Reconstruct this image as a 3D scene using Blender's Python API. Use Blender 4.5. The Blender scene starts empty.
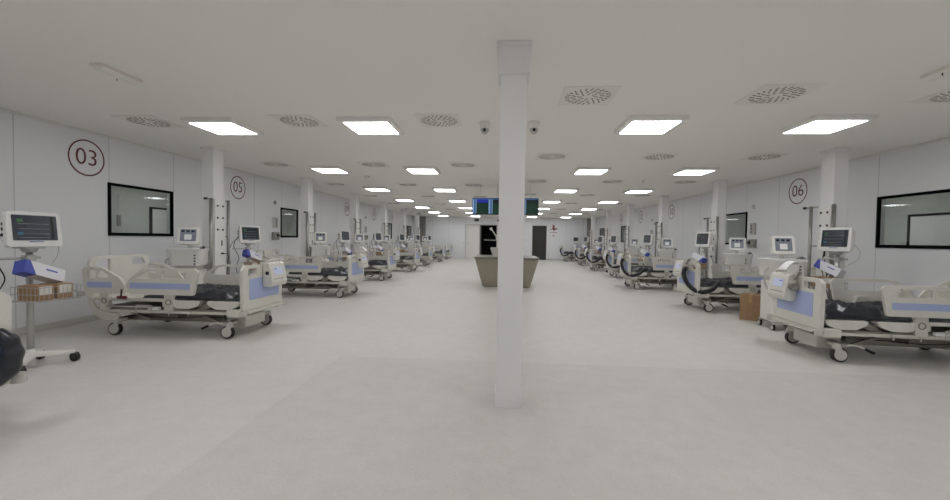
import bpy, bmesh, math, random
from mathutils import Vector, Matrix, noise
from mathutils.geometry import tessellate_polygon
random.seed(7)
scene = bpy.context.scene
COL = scene.collection
PI = math.pi
H = 3.0
CAM_Z = 1.397

# ------------------------------------------------------------------ materials
def lin(c):
    return tuple(((x/255)/12.92 if x/255 <= .04045 else ((x/255+.055)/1.055)**2.4) for x in c)

def mat(name, rgb, rough=.5, metal=0.0, emit=None, strength=1.0, bump=0.0, bscale=60, var=0.0, vscale=4, coat=0.0):
    m = bpy.data.materials.new(name); m.use_nodes = True
    nt = m.node_tree; b = nt.nodes['Principled BSDF']
    c = lin(rgb) + (1,)
    b.inputs['Base Color'].default_value = c
    b.inputs['Roughness'].default_value = rough
    b.inputs['Metallic'].default_value = metal
    if coat: b.inputs['Coat Weight'].default_value = coat
    if emit:
        b.inputs['Emission Color'].default_value = lin(emit) + (1,)
        b.inputs['Emission Strength'].default_value = strength
    if bump or var:
        tc = nt.nodes.new('ShaderNodeTexCoord')
    if bump:
        n = nt.nodes.new('ShaderNodeTexNoise'); n.inputs['Scale'].default_value = bscale
        nt.links.new(tc.outputs['Object'], n.inputs['Vector'])
        bp = nt.nodes.new('ShaderNodeBump'); bp.inputs['Strength'].default_value = bump
        bp.inputs['Distance'].default_value = .02
        nt.links.new(n.outputs['Fac'], bp.inputs['Height'])
        nt.links.new(bp.outputs['Normal'], b.inputs['Normal'])
    if var:
        n = nt.nodes.new('ShaderNodeTexNoise'); n.inputs['Scale'].default_value = vscale; n.inputs['Detail'].default_value = 5
        nt.links.new(tc.outputs['Object'], n.inputs['Vector'])
        r = nt.nodes.new('ShaderNodeMapRange')
        r.inputs['From Min'].default_value = .3; r.inputs['From Max'].default_value = .7
        r.inputs['To Min'].default_value = 1-var; r.inputs['To Max'].default_value = 1+var
        nt.links.new(n.outputs['Fac'], r.inputs['Value'])
        mx = nt.nodes.new('ShaderNodeVectorMath'); mx.operation = 'SCALE'
        mx.inputs[0].default_value = c[:3]
        nt.links.new(r.outputs['Result'], mx.inputs['Scale'])
        nt.links.new(mx.outputs['Vector'], b.inputs['Base Color'])
    return m

M = {}
M['ceil'] = mat('ceiling_paint', (247,245,240), .7, bump=.03, bscale=30)
M['white'] = mat('white_lacquer', (230,229,226), .45)
M['column'] = mat('column_paint', (232,231,231), .55)
M['cream'] = mat('cream_plastic', (218,216,207), .38, var=.03, vscale=9)
M['cream_metal'] = mat('cream_metal', (208,206,196), .42)
M['grey_metal'] = mat('grey_metal', (150,148,142), .4, .3)
M['steel'] = mat('brushed_steel', (165,163,158), .35, .75)
M['alu'] = mat('aluminium', (190,190,188), .32, .6)
M['blue'] = mat('blue_panel', (170,182,222), .4)
M['black'] = mat('black_rubber', (22,22,23), .6)
M['black_frame'] = mat('black_frame', (5,5,5), .8)
M['darkplastic'] = mat('dark_plastic', (38,38,40), .45)
M['device'] = mat('white_device', (232,230,224), .35)
M['device2'] = mat('off_white_device', (210,208,200), .4)
M['bezel'] = mat('monitor_bezel', (228,227,224), .35)
M['screen_dark'] = mat('screen_glass', (34,38,46), .18, emit=(44,50,62), strength=.25)
M['screen_blue'] = mat('pump_screen', (196,202,226), .3, emit=(185,194,225), strength=.16)
M['screen_grey'] = mat('ventilator_screen', (120,124,134), .25, emit=(120,124,136), strength=.2)
M['lit_green'] = mat('screen_green', (20,50,25), .4, emit=(80,190,90), strength=.12)
M['lit_cyan'] = mat('screen_cyan', (20,40,60), .4, emit=(90,190,215), strength=.14)
M['cardboard'] = mat('cardboard', (163,132,98), .8, var=.06, vscale=14)
M['tape'] = mat('brown_tape', (186,150,110), .35)
M['label'] = mat('paper_label', (225,222,214), .7)
M['paper'] = mat('paper', (238,238,238), .7)
M['carton_blue'] = mat('carton_blue', (74,88,176), .5)
M['carton_white'] = mat('carton_white', (226,226,232), .5)
M['red'] = mat('maroon_print', (98,28,31), .6)
M['redplastic'] = mat('dark_red_plastic', (110,36,34), .45)
M['sign_red'] = mat('red_print', (140,52,58), .6)
M['castor'] = mat('castor_grey', (196,194,188), .45)
M['tyre'] = mat('castor_tyre', (34,34,34), .6)
M['underpan'] = mat('grey_underframe', (140,137,127), .5)
M['counter'] = mat('counter_laminate', (158,150,136), .45, var=.03, vscale=3)
M['counter_top'] = mat('counter_top', (124,120,111), .35)
M['skirting'] = mat('skirting', (206,204,198), .5)
M['outlet'] = mat('outlet_grey', (192,190,186), .4)
M['black_sheet'] = mat('black_wrap', (30,33,40), .33, bump=.2, bscale=9, coat=.2)
M['hose'] = mat('black_hose', (18,19,22), .4)
M['door_dark'] = mat('dark_door', (52,50,46), .5)
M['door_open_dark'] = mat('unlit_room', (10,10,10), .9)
M['door_white'] = mat('white_door', (228,226,222), .5)
M['corr'] = mat('corridor_wall', (200,202,195), .6)
M['corr_floor'] = mat('corridor_floor', (150,150,146), .5)
M['exitsign'] = mat('exit_sign_off', (22,28,22), .5)
M['vent'] = mat('vent_plate', (240,238,232), .6)
M['slot'] = mat('vent_slot', (142,139,133), .7)
M['light_body'] = mat('light_housing', (236,234,230), .5)
M['diff'] = mat('light_diffuser', (240,240,240), .5, emit=(249,250,253), strength=13.0)
M['grey_panel'] = mat('grey_panel', (140,138,133), .6)
M['emerg'] = mat('emergency_plastic', (222,217,209), .3)
M['tv_lblue'] = mat('display_pale_blue', (80,110,150), .5, emit=(140,175,215), strength=.6)
M['tv_mblue'] = mat('display_mid_blue', (40,70,120), .5, emit=(85,120,170), strength=.5)
M['tv_blue'] = mat('display_blue', (10,16,90), .5, emit=(30,42,170), strength=.7)
M['tv_green'] = mat('display_green', (6,30,20), .5, emit=(12,52,34), strength=.7)
M['tv_dark'] = mat('display_black', (8,14,16), .4, emit=(8,22,24), strength=.5)
M['tv_frame'] = mat('display_frame', (24,26,34), .4)

# ward wall: painted sandwich panels with fine joints
def wall_mat(axis, start, pitch):
    m = mat('wall_panels_%s_%g' % (axis, pitch), (233,234,236), .5)
    nt = m.node_tree; b = nt.nodes['Principled BSDF']
    g = nt.nodes.new('ShaderNodeNewGeometry'); s = nt.nodes.new('ShaderNodeSeparateXYZ')
    nt.links.new(g.outputs['Position'], s.inputs[0])
    a = nt.nodes.new('ShaderNodeMath'); a.operation = 'SUBTRACT'; a.inputs[1].default_value = start - pitch*20
    nt.links.new(s.outputs['XYZ'.index(axis)], a.inputs[0])
    d = nt.nodes.new('ShaderNodeMath'); d.operation = 'MODULO'; d.inputs[1].default_value = pitch
    nt.links.new(a.outputs[0], d.inputs[0])
    l = nt.nodes.new('ShaderNodeMath'); l.operation = 'LESS_THAN'; l.inputs[1].default_value = .014
    nt.links.new(d.outputs[0], l.inputs[0])
    mx = nt.nodes.new('ShaderNodeMix'); mx.data_type = 'RGBA'
    mx.inputs['A'].default_value = lin((233,234,236))+(1,); mx.inputs['B'].default_value = lin((200,200,200))+(1,)
    nt.links.new(l.outputs[0], mx.inputs['Factor'])
    nt.links.new(mx.outputs['Result'], b.inputs['Base Color'])
    return m
M['wallY'] = wall_mat('Y', 4.99, 1.313)
M['wallYR'] = wall_mat('Y', 7.53, 1.27)
M['wallX'] = wall_mat('X', -3.9, 1.2)

def floor_mat():
    m = bpy.data.materials.new('floor_vinyl'); m.use_nodes = True
    nt = m.node_tree; b = nt.nodes['Principled BSDF']; N = nt.nodes.new; L = nt.links.new
    b.inputs['Roughness'].default_value = .48
    g = N('ShaderNodeNewGeometry'); s = N('ShaderNodeSeparateXYZ'); L(g.outputs['Position'], s.inputs[0])
    n1 = N('ShaderNodeTexNoise'); n1.inputs['Scale'].default_value = 5; n1.inputs['Detail'].default_value = 8; n1.inputs['Roughness'].default_value = .75
    n2 = N('ShaderNodeTexNoise'); n2.inputs['Scale'].default_value = 60; n2.inputs['Detail'].default_value = 4
    n3 = N('ShaderNodeTexNoise'); n3.inputs['Scale'].default_value = .5; n3.inputs['Detail'].default_value = 2
    for n in (n1, n2, n3): L(g.outputs['Position'], n.inputs['Vector'])
    def rng(src, a, c, lo, hi):
        r = N('ShaderNodeMapRange'); r.inputs[1].default_value = a; r.inputs[2].default_value = c
        r.inputs[3].default_value = lo; r.inputs[4].default_value = hi; L(src, r.inputs[0]); return r.outputs[0]
    def mul(a, c):
        k = N('ShaderNodeMath'); k.operation = 'MULTIPLY'; L(a, k.inputs[0]); L(c, k.inputs[1]); return k.outputs[0]
    def cmp(src, op, v):
        k = N('ShaderNodeMath'); k.operation = op; k.inputs[1].default_value = v; L(src, k.inputs[0]); return k.outputs[0]
    f = mul(rng(n1.outputs['Fac'], .3, .7, .94, 1.05), rng(n2.outputs['Fac'], .3, .7, .955, 1.045))
    f = mul(f, rng(n3.outputs['Fac'], .35, .65, .985, 1.015))
    # sheets of vinyl: the batch laid in front of the cross joint is a shade darker
    near = cmp(s.outputs['Y'], 'LESS_THAN', 4.62)
    right = cmp(s.outputs['X'], 'GREATER_THAN', -1.87)
    f = mul(f, rng(mul(near, right), 0, 1, 1.0, .94))
    mid = cmp(s.outputs['X'], 'GREATER_THAN', 1.83)
    f = mul(f, rng(mul(near, mid), 0, 1, 1.0, .975))
    # joints between sheets
    absx = N('ShaderNodeMath'); absx.operation = 'ABSOLUTE'; L(s.outputs['X'], absx.inputs[0])
    j = cmp(absx.outputs[0], 'SUBTRACT', 1.85); ja = N('ShaderNodeMath'); ja.operation = 'ABSOLUTE'; L(j, ja.inputs[0])
    f = mul(f, rng(mul(cmp(ja.outputs[0], 'LESS_THAN', .022), near), 0, 1, 1, 1.0))
    v = N('ShaderNodeVectorMath'); v.operation = 'SCALE'; v.inputs[0].default_value = lin((211,208,203)); L(f, v.inputs['Scale'])
    L(v.outputs['Vector'], b.inputs['Base Color'])
    bp = N('ShaderNodeBump'); bp.inputs['Strength'].default_value = .06; bp.inputs['Distance'].default_value = .01
    L(n2.outputs['Fac'], bp.inputs['Height']); L(bp.outputs['Normal'], b.inputs['Normal'])
    return m
M['floor'] = floor_mat()

def film_mat(name, tint, fac, rough):
    m = bpy.data.materials.new(name); m.use_nodes = True
    nt = m.node_tree; nt.nodes.clear(); N = nt.nodes.new; L = nt.links.new
    o = N('ShaderNodeOutputMaterial'); t = N('ShaderNodeBsdfTransparent'); g = N('ShaderNodeBsdfGlossy')
    t.inputs[0].default_value = tint; g.inputs['Roughness'].default_value = rough
    mx = N('ShaderNodeMixShader'); lw = N('ShaderNodeLayerWeight'); lw.inputs['Blend'].default_value = .5
    pw = N('ShaderNodeMath'); pw.operation = 'POWER'; pw.inputs[1].default_value = 5; L(lw.outputs['Facing'], pw.inputs[0])
    fr = N('ShaderNodeMath'); fr.operation = 'MULTIPLY_ADD'; fr.inputs[1].default_value = .6; fr.inputs[2].default_value = fac; L(pw.outputs[0], fr.inputs[0])
    L(fr.outputs[0], mx.inputs[0]); L(t.outputs[0], mx.inputs[1]); L(g.outputs[0], mx.inputs[2]); L(mx.outputs[0], o.inputs[0])
    return m
M['glass'] = film_mat('window_glass', (.93,.95,.94,1), .05, .0)
def cover_mat():
    m = bpy.data.materials.new('clear_dust_cover'); m.use_nodes = True
    nt = m.node_tree; nt.nodes.clear(); N = nt.nodes.new; L = nt.links.new
    o = N('ShaderNodeOutputMaterial'); t = N('ShaderNodeBsdfTransparent'); p = N('ShaderNodeBsdfPrincipled')
    p.inputs['Base Color'].default_value = (.8,.8,.79,1); p.inputs['Roughness'].default_value = .25
    mx = N('ShaderNodeMixShader'); mx.inputs[0].default_value = .22
    L(t.outputs[0], mx.inputs[1]); L(p.outputs[0], mx.inputs[2]); L(mx.outputs[0], o.inputs[0])
    return m
M['cover'] = cover_mat()
M['black_frame'].node_tree.nodes['Principled BSDF'].inputs['Specular IOR Level'].default_value = .1

# ------------------------------------------------------------------ mesh builder
def rounded(pts, seg=4):
    """pts: list of (x, y, r) -> rounded outline"""
    out = []; n = len(pts)
    for i in range(n):
        x, y, r = pts[i]
        if r <= 0: out.append((x, y)); continue
        p = Vector((x, y)); a = Vector(pts[i-1][:2]) - p; c = Vector(pts[(i+1) % n][:2]) - p
        la, lc = a.length, c.length; a.normalize(); c.normalize()
        ang = a.angle(c); d = min(r/math.tan(ang/2), la*.49, lc*.49); rr = d*math.tan(ang/2)
        bis = (a+c).normalized(); cen = p + bis*(rr/math.sin(ang/2))
        s = p+a*d-cen; e = p+c*d-cen
        a0 = math.atan2(s.y, s.x); a1 = math.atan2(e.y, e.x); da = (a1-a0+PI) % (2*PI) - PI
        for k in range(seg+1):
            t = a0+da*k/seg; out.append((cen.x+rr*math.cos(t), cen.y+rr*math.sin(t)))
    return out
def rrect(x0, y0, x1, y1, r, seg=4): return rounded([(x0,y0,r),(x1,y0,r),(x1,y1,r),(x0,y1,r)], seg)
def smooth_path(pts, n=5):
    P = [Vector(p) for p in pts]; out = []
    for i in range(len(P)-1):
        a = P[max(i-1,0)]; b = P[i]; c = P[i+1]; d = P[min(i+2,len(P)-1)]
        for k in range(n):
            t = k/n
            out.append(.5*((2*b)+(c-a)*t+(2*a-5*b+4*c-d)*t*t+(3*b-a-3*c+d)*t**3))
    out.append(P[-1]); return out

class MB:
    def __init__(s): s.v = []; s.f = []; s.sm = []
    def add(s, vs, fs, smooth=False):
        o = len(s.v); s.v += [tuple(p) for p in vs]; s.f += [tuple(i+o for i in f) for f in fs]; s.sm += [smooth]*len(fs)
        return s
    def box(s, x0, x1, y0, y1, z0, z1, M4=None):
        vs = [Vector((x,y,z)) for z in (z0,z1) for y in (y0,y1) for x in (x0,x1)]
        if M4: vs = [M4 @ v for v in vs]
        return s.add(vs, [(0,2,3,1),(4,5,7,6),(0,1,5,4),(2,6,7,3),(0,4,6,2),(1,3,7,5)])
    def cyl(s, p0, p1, r0, r1=None, n=12, caps=True, smooth=True):
        r1 = r0 if r1 is None else r1
        p0 = Vector(p0); p1 = Vector(p1); d = (p1-p0).normalized()
        a = d.orthogonal().normalized(); b = d.cross(a)
        vs = [p0+(a*math.cos(2*PI*k/n)+b*math.sin(2*PI*k/n))*r0 for k in range(n)] + [p1+(a*math.cos(2*PI*k/n)+b*math.sin(2*PI*k/n))*r1 for k in range(n)]
        s.add(vs, [(k,(k+1)%n,n+(k+1)%n,n+k) for k in range(n)], smooth)
        if caps:
            o = len(s.v)-2*n
            s.f += [tuple(o+k for k in reversed(range(n))), tuple(o+n+k for k in range(n))]; s.sm += [False]*2
        return s
    def tube(s, pts, r, n=8, closed=False):
        P = [Vector(p) for p in pts]; m = len(P); vs = []; a = None
        for i, p in enumerate(P):
            if closed: d = (P[(i+1)%m]-P[i-1]).normalized()
            else: d = (P[min(i+1,m-1)]-P[max(i-1,0)]).normalized()
            a = d.orthogonal().normalized() if a is None else (a-d*a.dot(d)).normalized()
            b = d.cross(a); rr = r[i] if isinstance(r, (list,tuple)) else r
            vs += [p+(a*math.cos(2*PI*k/n)+b*math.sin(2*PI*k/n))*rr for k in range(n)]
        fs = []
        for i in range(m if closed else m-1):
            j = (i+1) % m
            fs += [(i*n+k, i*n+(k+1)%n, j*n+(k+1)%n, j*n+k) for k in range(n)]
        s.add(vs, fs, True)
        if not closed:
            o = len(s.v)-m*n
            s.f += [tuple(o+k for k in reversed(range(n))), tuple(o+(m-1)*n+k for k in range(n))]; s.sm += [False]*2
        return s
    def prism(s, outer, holes, fn, t0, t1):
        loops = [outer]+list(holes); flat = [p for l in loops for p in l]; n = len(flat)
        tris = tessellate_polygon([[Vector((x,y,0)) for x,y in l] for l in loops])
        vs = [fn(x,y,t0) for x,y in flat]+[fn(x,y,t1) for x,y in flat]
        fs = [tuple(t) for t in tris]+[tuple(i+n for i in reversed(t)) for t in tris]
        o = 0
        for l in loops:
            k = len(l)
            fs += [(o+i, o+(i+1)%k, n+o+(i+1)%k, n+o+i) for i in range(k)]; o += k
        return s.add(vs, fs)
    def ring(s, c, axis, r0, r1, t, n=48):
        """flat ring around c, axis a unit vector"""
        c = Vector(c); ax = Vector(axis).normalized(); a = ax.orthogonal().normalized(); b = ax.cross(a)
        vs = []
        for k in range(n):
            d = a*math.cos(2*PI*k/n)+b*math.sin(2*PI*k/n)
            vs += [c+d*r0, c+d*r1, c+d*r1+ax*t, c+d*r0+ax*t]
        fs = []
        for k in range(n):
            j = (k+1) % n
            for q in range(4): fs.append((k*4+q, k*4+(q+1)%4, j*4+(q+1)%4, j*4+q))
        return s.add(vs, fs)
    def build(s, name, m, parent=None, bevel=0, seg=2, flip=1, loc=None, label=None):
        me = bpy.data.meshes.new(name)
        me.from_pydata([(v[0]*flip, v[1], v[2]) for v in s.v], [], s.f)
        me.polygons.foreach_set('use_smooth', s.sm)
        bm = bmesh.new(); bm.from_mesh(me)
        bmesh.ops.remove_doubles(bm, verts=bm.verts, dist=1e-5)
        bmesh.ops.recalc_face_normals(bm, faces=bm.faces)
        if bevel:
            es = [e for e in bm.edges if len(e.link_faces) == 2 and e.calc_face_angle(0) > math.radians(52)]
            bmesh.ops.bevel(bm, geom=es, offset=bevel, segments=seg, profile=.5, affect='EDGES', clamp_overlap=True)
        bm.to_mesh(me); bm.free()
        if isinstance(m, (list, tuple)):
            for q in m: me.materials.append(q)
        else: me.materials.append(m)
        o = bpy.data.objects.new(name, me); COL.objects.link(o)
        if parent: o.parent = parent
        if loc: o.location = loc
        if label: o['label'] = label
        return o

def tag(o, label=None, cat=None, group=None, kind=None):
    if label: o['label'] = label
    if cat: o['category'] = cat
    if group: o['group'] = group
    if kind: o['kind'] = kind
    return o
def root(name, label, cat, loc, rz=0, group=None):
    o = bpy.data.objects.new(name, None); COL.objects.link(o)
    o.empty_display_size = .1; o.location = loc; o.rotation_euler = (0,0,rz)
    return tag(o, label, cat, group)
def copy_tree(o, parent=None, loc=None, rz=None, label=None):
    c = o.copy(); COL.objects.link(c)
    if parent: c.parent = parent
    if loc is not None: c.location = loc
    if rz is not None: c.rotation_euler = (0,0,rz)
    if label: c['label'] = label
    for ch in list(KIDS.get(o.name, [])):
        k = copy_tree(ch, c)
        KIDS.setdefault(c.name, []).append(k)
    return c
KIDS = {}
def index_kids():
    KIDS.clear()
    for o in bpy.data.objects:
        if o.parent: KIDS.setdefault(o.parent.name, []).append(o)
ORD = ['first','second','third','fourth','fifth','sixth','seventh','eighth','ninth']
def text_mesh(txt, size):
    cu = bpy.data.curves.new('t', 'FONT'); cu.body = txt; cu.size = size; cu.extrude = .0015
    cu.align_x = 'CENTER'; cu.align_y = 'CENTER'; cu.space_character = 1.0; cu.offset = -.0035
    o = bpy.data.objects.new('t', cu); COL.objects.link(o)
    dg = bpy.context.evaluated_depsgraph_get(); me = bpy.data.meshes.new_from_object(o.evaluated_get(dg))
    bpy.data.objects.remove(o); return me

# ------------------------------------------------------------------ the room
XW = 6.5; YE = 29.3; YB = -3.2
def struct(name, mb, m, bevel=0, parent=None):
    o = mb.build(name, m, parent, bevel)
    if not parent: o['kind'] = 'structure'
    return o
struct('floor', MB().box(-XW-.12, XW+.12, YB-.12, YE+.12, -.1, 0), M['floor'])
struct('ceiling', MB().box(-XW-.12, XW+.12, YB-.12, YE+.12, H, H+.1), M['ceil'])
WIN = {-1: [(6.28,7.60),(11.50,12.50),(16.95,18.25),(22.15,23.45),(27.2,28.5)],
        1: [(6.20,7.53),(11.30,12.48),(16.6,17.8),(21.45,22.8),(26.5,27.7)]}
ZW0, ZW1 = 1.36, 2.24
for s, side in ((-1,'left'),(1,'right')):
    w = MB(); x0, x1 = sorted((s*XW, s*(XW+.12)))
    y = YB
    for a, b in WIN[s]:
        w.box(x0,x1,y,a,0,H); w.box(x0,x1,a,b,0,ZW0); w.box(x0,x1,a,b,ZW1,H); y = b
    w.box(x0,x1,y,YE,0,H)
    struct('wall_'+side, w, M['wallY' if s < 0 else 'wallYR'])
    x0, x1 = sorted((s*(XW-.015), s*XW))
    struct('baseboard_'+side, MB().box(x0,x1,YB,YE,0,.10), M['skirting'], .004)
    x0, x1 = sorted((s*(XW-.03), s*XW))
    struct('trim_%d' % (1 if s < 0 else 2), MB().box(x0,x1,YB,YE,H-.03,H), M['white'], .004)
# end wall with two dark doorways and a double white door
D1 = (-1.58,-.45); D2 = (2.16,3.10)
w = MB(); zt = 2.40
w.box(-XW,D1[0],YE,YE+.12,0,H); w.box(D1[0],D1[1],YE,YE+.12,zt,H); w.box(D1[1],D2[0],YE,YE+.12,0,H)
w.box(D2[0],D2[1],YE,YE+.12,zt,H); w.box(D2[1],XW,YE,YE+.12,0,H)
struct('wall_end', w, M['wallX'])
struct('wall_back', MB().box(-XW,XW,YB-.12,YB,0,H), M['wallX'])
w = MB()
w.box(-XW,D1[0]-.06,YE-.015,YE,0,.1); w.box(D1[1]+.05,D2[0]-.05,YE-.015,YE,0,.1); w.box(D2[1]+.05,XW,YE-.015,YE,0,.1)
struct('baseboard_end', w, M['skirting'])
# dark room behind the left doorway and the closed dark door on the right
o = bpy.data.objects.new('door_1', None); COL.objects.link(o); o.location = ((D1[0]+D1[1])/2, YE, 0); tag(o, kind='structure')
hw = (D1[1]-D1[0])/2
MB().box(-hw-.05,-hw,-.02,.14,0,zt+.05).box(hw,hw+.05,-.02,.14,0,zt+.05).box(-hw-.05,hw+.05,-.02,.14,zt,zt+.05).build('door_frame', M['grey_panel'], o, .004)
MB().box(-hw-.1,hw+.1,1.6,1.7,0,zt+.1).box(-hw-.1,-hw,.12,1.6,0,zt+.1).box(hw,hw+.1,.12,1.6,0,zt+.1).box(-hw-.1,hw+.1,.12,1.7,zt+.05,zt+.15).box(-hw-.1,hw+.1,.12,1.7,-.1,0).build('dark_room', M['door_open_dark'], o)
q = MB().box(-hw+.01,-hw+.05,.12,.95,.01,zt-.02).build('door_leaf', M['door_dark'], o, .004); q['label'] = 'dark door leaf standing open inwards'
o = bpy.data.objects.new('door_2', None); COL.objects.link(o); o.location = ((D2[0]+D2[1])/2, YE, 0); tag(o, kind='structure')
hw = (D2[1]-D2[0])/2
MB().box(-hw-.03,-hw,-.02,.12,0,zt+.03).box(hw,hw+.03,-.02,.12,0,zt+.03).box(-hw-.03,hw+.03,-.02,.12,zt,zt+.03).build('door_frame', M['door_dark'], o, .004)
lf = MB().box(-hw,hw,.03,.08,0,zt).build('door_leaf', M['door_dark'], o, .003)
MB().cyl((-hw+.09,.03,1.05),(-hw+.09,-.03,1.05),.012).cyl((-hw+.09,-.03,1.05),(-hw+.22,-.03,1.05),.011).build('door_handle', M['black'], lf)
o = bpy.data.objects.new('door_3', None); COL.objects.link(o); o.location = (-2.66, YE, 0); tag(o, kind='structure')
for sx in (-1,1):
    x0, x1 = sorted((sx*.02, sx*.98))
    lf = MB().box(x0,x1,-.03,-.005,.01,2.40).build('door_leaf', M['door_white'] if sx > 0 else M['wallX'], o, .004)
    MB().cyl((sx*.10,-.03,1.12),(sx*.10,-.08,1.12),.014).cyl((sx*.10,-.08,1.12),(sx*.23,-.08,1.12),.012).build('door_handle', M['grey_metal'], lf)
MB().box(.98,1.03,-.045,0,0,2.46).box(-.018,1.03,-.045,0,2.41,2.46).box(-.018,.018,-.045,0,0,2.41).build('door_frame', M['outlet'], o, .004)
struct('trim_3', MB().box(-6.2,-5.6,YE-.05,YE,0,H), M['grey_panel'])  # full-height grey strips, darker than the rest of the end wall
struct('trim_4', MB().box(5.95,6.49,YE-.05,YE,0,H), M['grey_panel'])

# windows
n = 0
for s in (-1,1):
    for a, b in WIN[s]:
        n += 1
        o = bpy.data.objects.new('window_%d' % n, None); COL.objects.link(o); o.location = (s*XW,(a+b)/2,ZW0); tag(o, kind='structure')
        hy = (b-a)/2; hz = ZW1-ZW0; fw = .045
        fn = lambda y, z, t: (t*s, y, z)
        MB().prism([(-hy,0),(hy,0),(hy,hz),(-hy,hz)], [[(-hy+fw,fw*1.2),(hy-fw,fw*1.2),(hy-fw,hz-fw),(-hy+fw,hz-fw)]], fn, -.022, .02).build('window_frame', M['black_frame'], o, .003)
        MB().box(-.004,.004,-hy+fw-.004,hy-fw+.004,fw*1.2-.004,hz-fw+.004).build('window_pane', M['glass'], o)
# corridors seen through the windows
for s, side in ((-1,'left'),(1,'right')):
    X0, X1 = s*(XW+.13), s*9.5
    a, b = sorted((X0, X1))
    struct('floor_corridor_'+side, MB().box(a,b,1,YE,-.1,-.001), M['corr_floor'])
    struct('ceiling_corridor_'+side, MB().box(a,b,1,YE,2.75,2.85), M['ceil'])
    a, b = sorted((X1, X1+s*.1))
    w = MB().box(a,b,1,YE,-.1,2.85)
    a, b = sorted((X0, X1+s*.1))
    w.box(a,b,.9,1,-.1,2.85); w.box(a,b,YE,YE+.1,-.1,2.85)
    struct('wall_corridor_'+side, w, M['corr'])
    ds = [11.0, 15.2, 21.0] if s < 0 else [9.5, 14.6, 19.8]
    for k, dy in enumerate(ds):
        o = bpy.data.objects.new('door_%d' % (4+k+(0 if s < 0 else 3)), None); COL.objects.link(o); o.location = (X1, dy, 0); tag(o, kind='structure')
        MB().box(-.02*s-.02,-.02*s+.02,-.62,.62,0,2.08).build('door_leaf', M['door_white'], o)
        fn = lambda y, z, t: (t*-s, y, z)
        MB().prism([(-.67,0),(-.67,2.13),(.67,2.13),(.67,0),(.63,0),(.63,2.08),(-.63,2.08),(-.63,0)], [], fn, 0, .06).build('door_frame', M['black_frame'], o)
    if s < 0:
        o = MB().box(.001,.03,-.05,.05,-.14,.14).build('switch_box', M['grey_metal'], None, .004, loc=(X1,9.45,1.72)); tag(o, 'small grey switch box seen through the first left wall window', 'switch')
    for k, yy in enumerate((5.5, 10.0, 14.5, 19.5, 24.5)):  # light panels added to brighten the corridor, mostly out of view
        o = root('ceiling_light', 'added unseen light for the corridor behind the %s wall, %s from the camera' % (side, ORD[k]), 'ceiling light', (s*8.1, yy, 2.75), 0, 'added corridor lights')
        MB().box(-.32,.32,-.32,.32,-.05,-.001).build('light_housing', M['light_body'], o)
        MB().box(-.29,.29,-.29,.29,-.056,-.05).build('diffuser', M['diff'], o)

# ------------------------------------------------------------------ columns
def column(x, y, label, w=.105, cap=False, d=None):
    d = d or w
    o = MB().box(-w,w,-d,d,0,H-.002).build('column', M['column'], None, .004, loc=(x,y,0)); tag(o, label, 'column', 'white square columns')
    if cap:
        MB().box(-w-.025,w+.025,-w-.025,w+.025,H-.26,H-.003).box(-w-.035,w+.035,-w-.035,w+.035,H-.04,H-.001).build('capital', M['column'], o, .004)
        MB().box(-w-.006,w+.006,-w-.004,w+.006,0,.12).build('base_trim', M['column'], o, .002)
    else:
        MB().box(-w-.02,w+.02,-d-.02,d+.02,H-.035,H-.001).build('capital', M['column'], o, .004)
        MB().box(-w-.008,w+.008,-d-.008,d+.008,0,.10).build('base_trim', M['skirting'], o, .002)
    return o
column(.07, 3.46, 'white square column standing alone in the middle of the ward', .105, True)
CY = [3.66+3.64*k for k in range(7)]
def service_panel(ya, yb):
    """medical supply panel on the aisle face of a column; local +x faces the aisle"""
    r = root('supply_panel', '', 'supply panel', (0,0,0), 0, 'medical supply panels on the wall columns')
    P = [(.0,.0)]
    MB().box(0,.03,-.137,.137,.35,2.06).build('panel_body', M['white'], r, .004)
    g = MB()
    for z in (1.94,1.72,1.50):
        for y in (-.07,.07): g.cyl((.03,y,z),(.04,y,z),.019,n=12)
    g.build('gas_outlets', M['darkplastic'], r)
    g = MB()
    for z in (1.06,.92,.78):
        g.box(.03,.037,-.09,.09,z-.05,z+.05)
    g.build('sockets', M['white'], r, .002)
    MB().box(.03,.037,.03,.055,1.20,1.30).build('switch_slot', M['darkplastic'], r)
    for y in (ya, yb):
        MB().cyl((.0,y,.3),(.0,y,2.07),.028,n=14).build('rail_post', M['steel'], r)
    for z in (.435, 1.37, 2.05):
        MB().box(-.02,-.001,ya,yb,z-.012,z+.012).build('cross_bar', M['steel'], r)
    MB().cyl((.0,ya,2.05),(.0,ya-.14,2.05),.010,n=8).build('side_hook', M['grey_metal'], r)
    MB().box(-.02,.03,ya-.16,ya-.12,2.03,2.07).build('rail_clamp', M['darkplastic'], r, .004)
    g = MB(); g.box(.037,.075,.01,.04,1.04,1.07); g.tube(smooth_path([(.075,.02,1.055),(.10,.06,1.05),(.10,.14,1.0),(.07,.15,.88),(.06,.13,.6)]), .006, 6)
    g.build('plug_and_cable', M['black'], r)
    return r
sp = service_panel(-.20,.27); spr = service_panel(-.34,.16); index_kids()
for s, side in ((-1,'left'),(1,'right')):
    for k, y in enumerate(CY):
        if s > 0 and k == 0: continue
        which = 'at the left edge of the photo' if k == 0 else '%s from the camera on the %s side' % (ORD[k-1], side)
        if k == 0 : tcol = 'white square wall column beside the nearest left bed, outside the left edge'
        column(-5.41 if s < 0 else 5.56, y-.04, 'white square column rising behind the beds, %s' % which, .11, False, .14)
        lab = 'white gas and socket panel on the column %s' % which
        x = -5.30 if s < 0 else 5.45; y -= .04
        if s < 0 and k == 0: sp.location = (x,y,0); sp['label'] = lab
        elif s > 0 and k == 1: spr.location = (x,y,0); spr.rotation_euler = (0,0,PI); spr['label'] = lab
        else: copy_tree(sp if s < 0 else spr, None, (x,y,0), 0 if s < 0 else PI, lab)
column_hole = None

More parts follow.
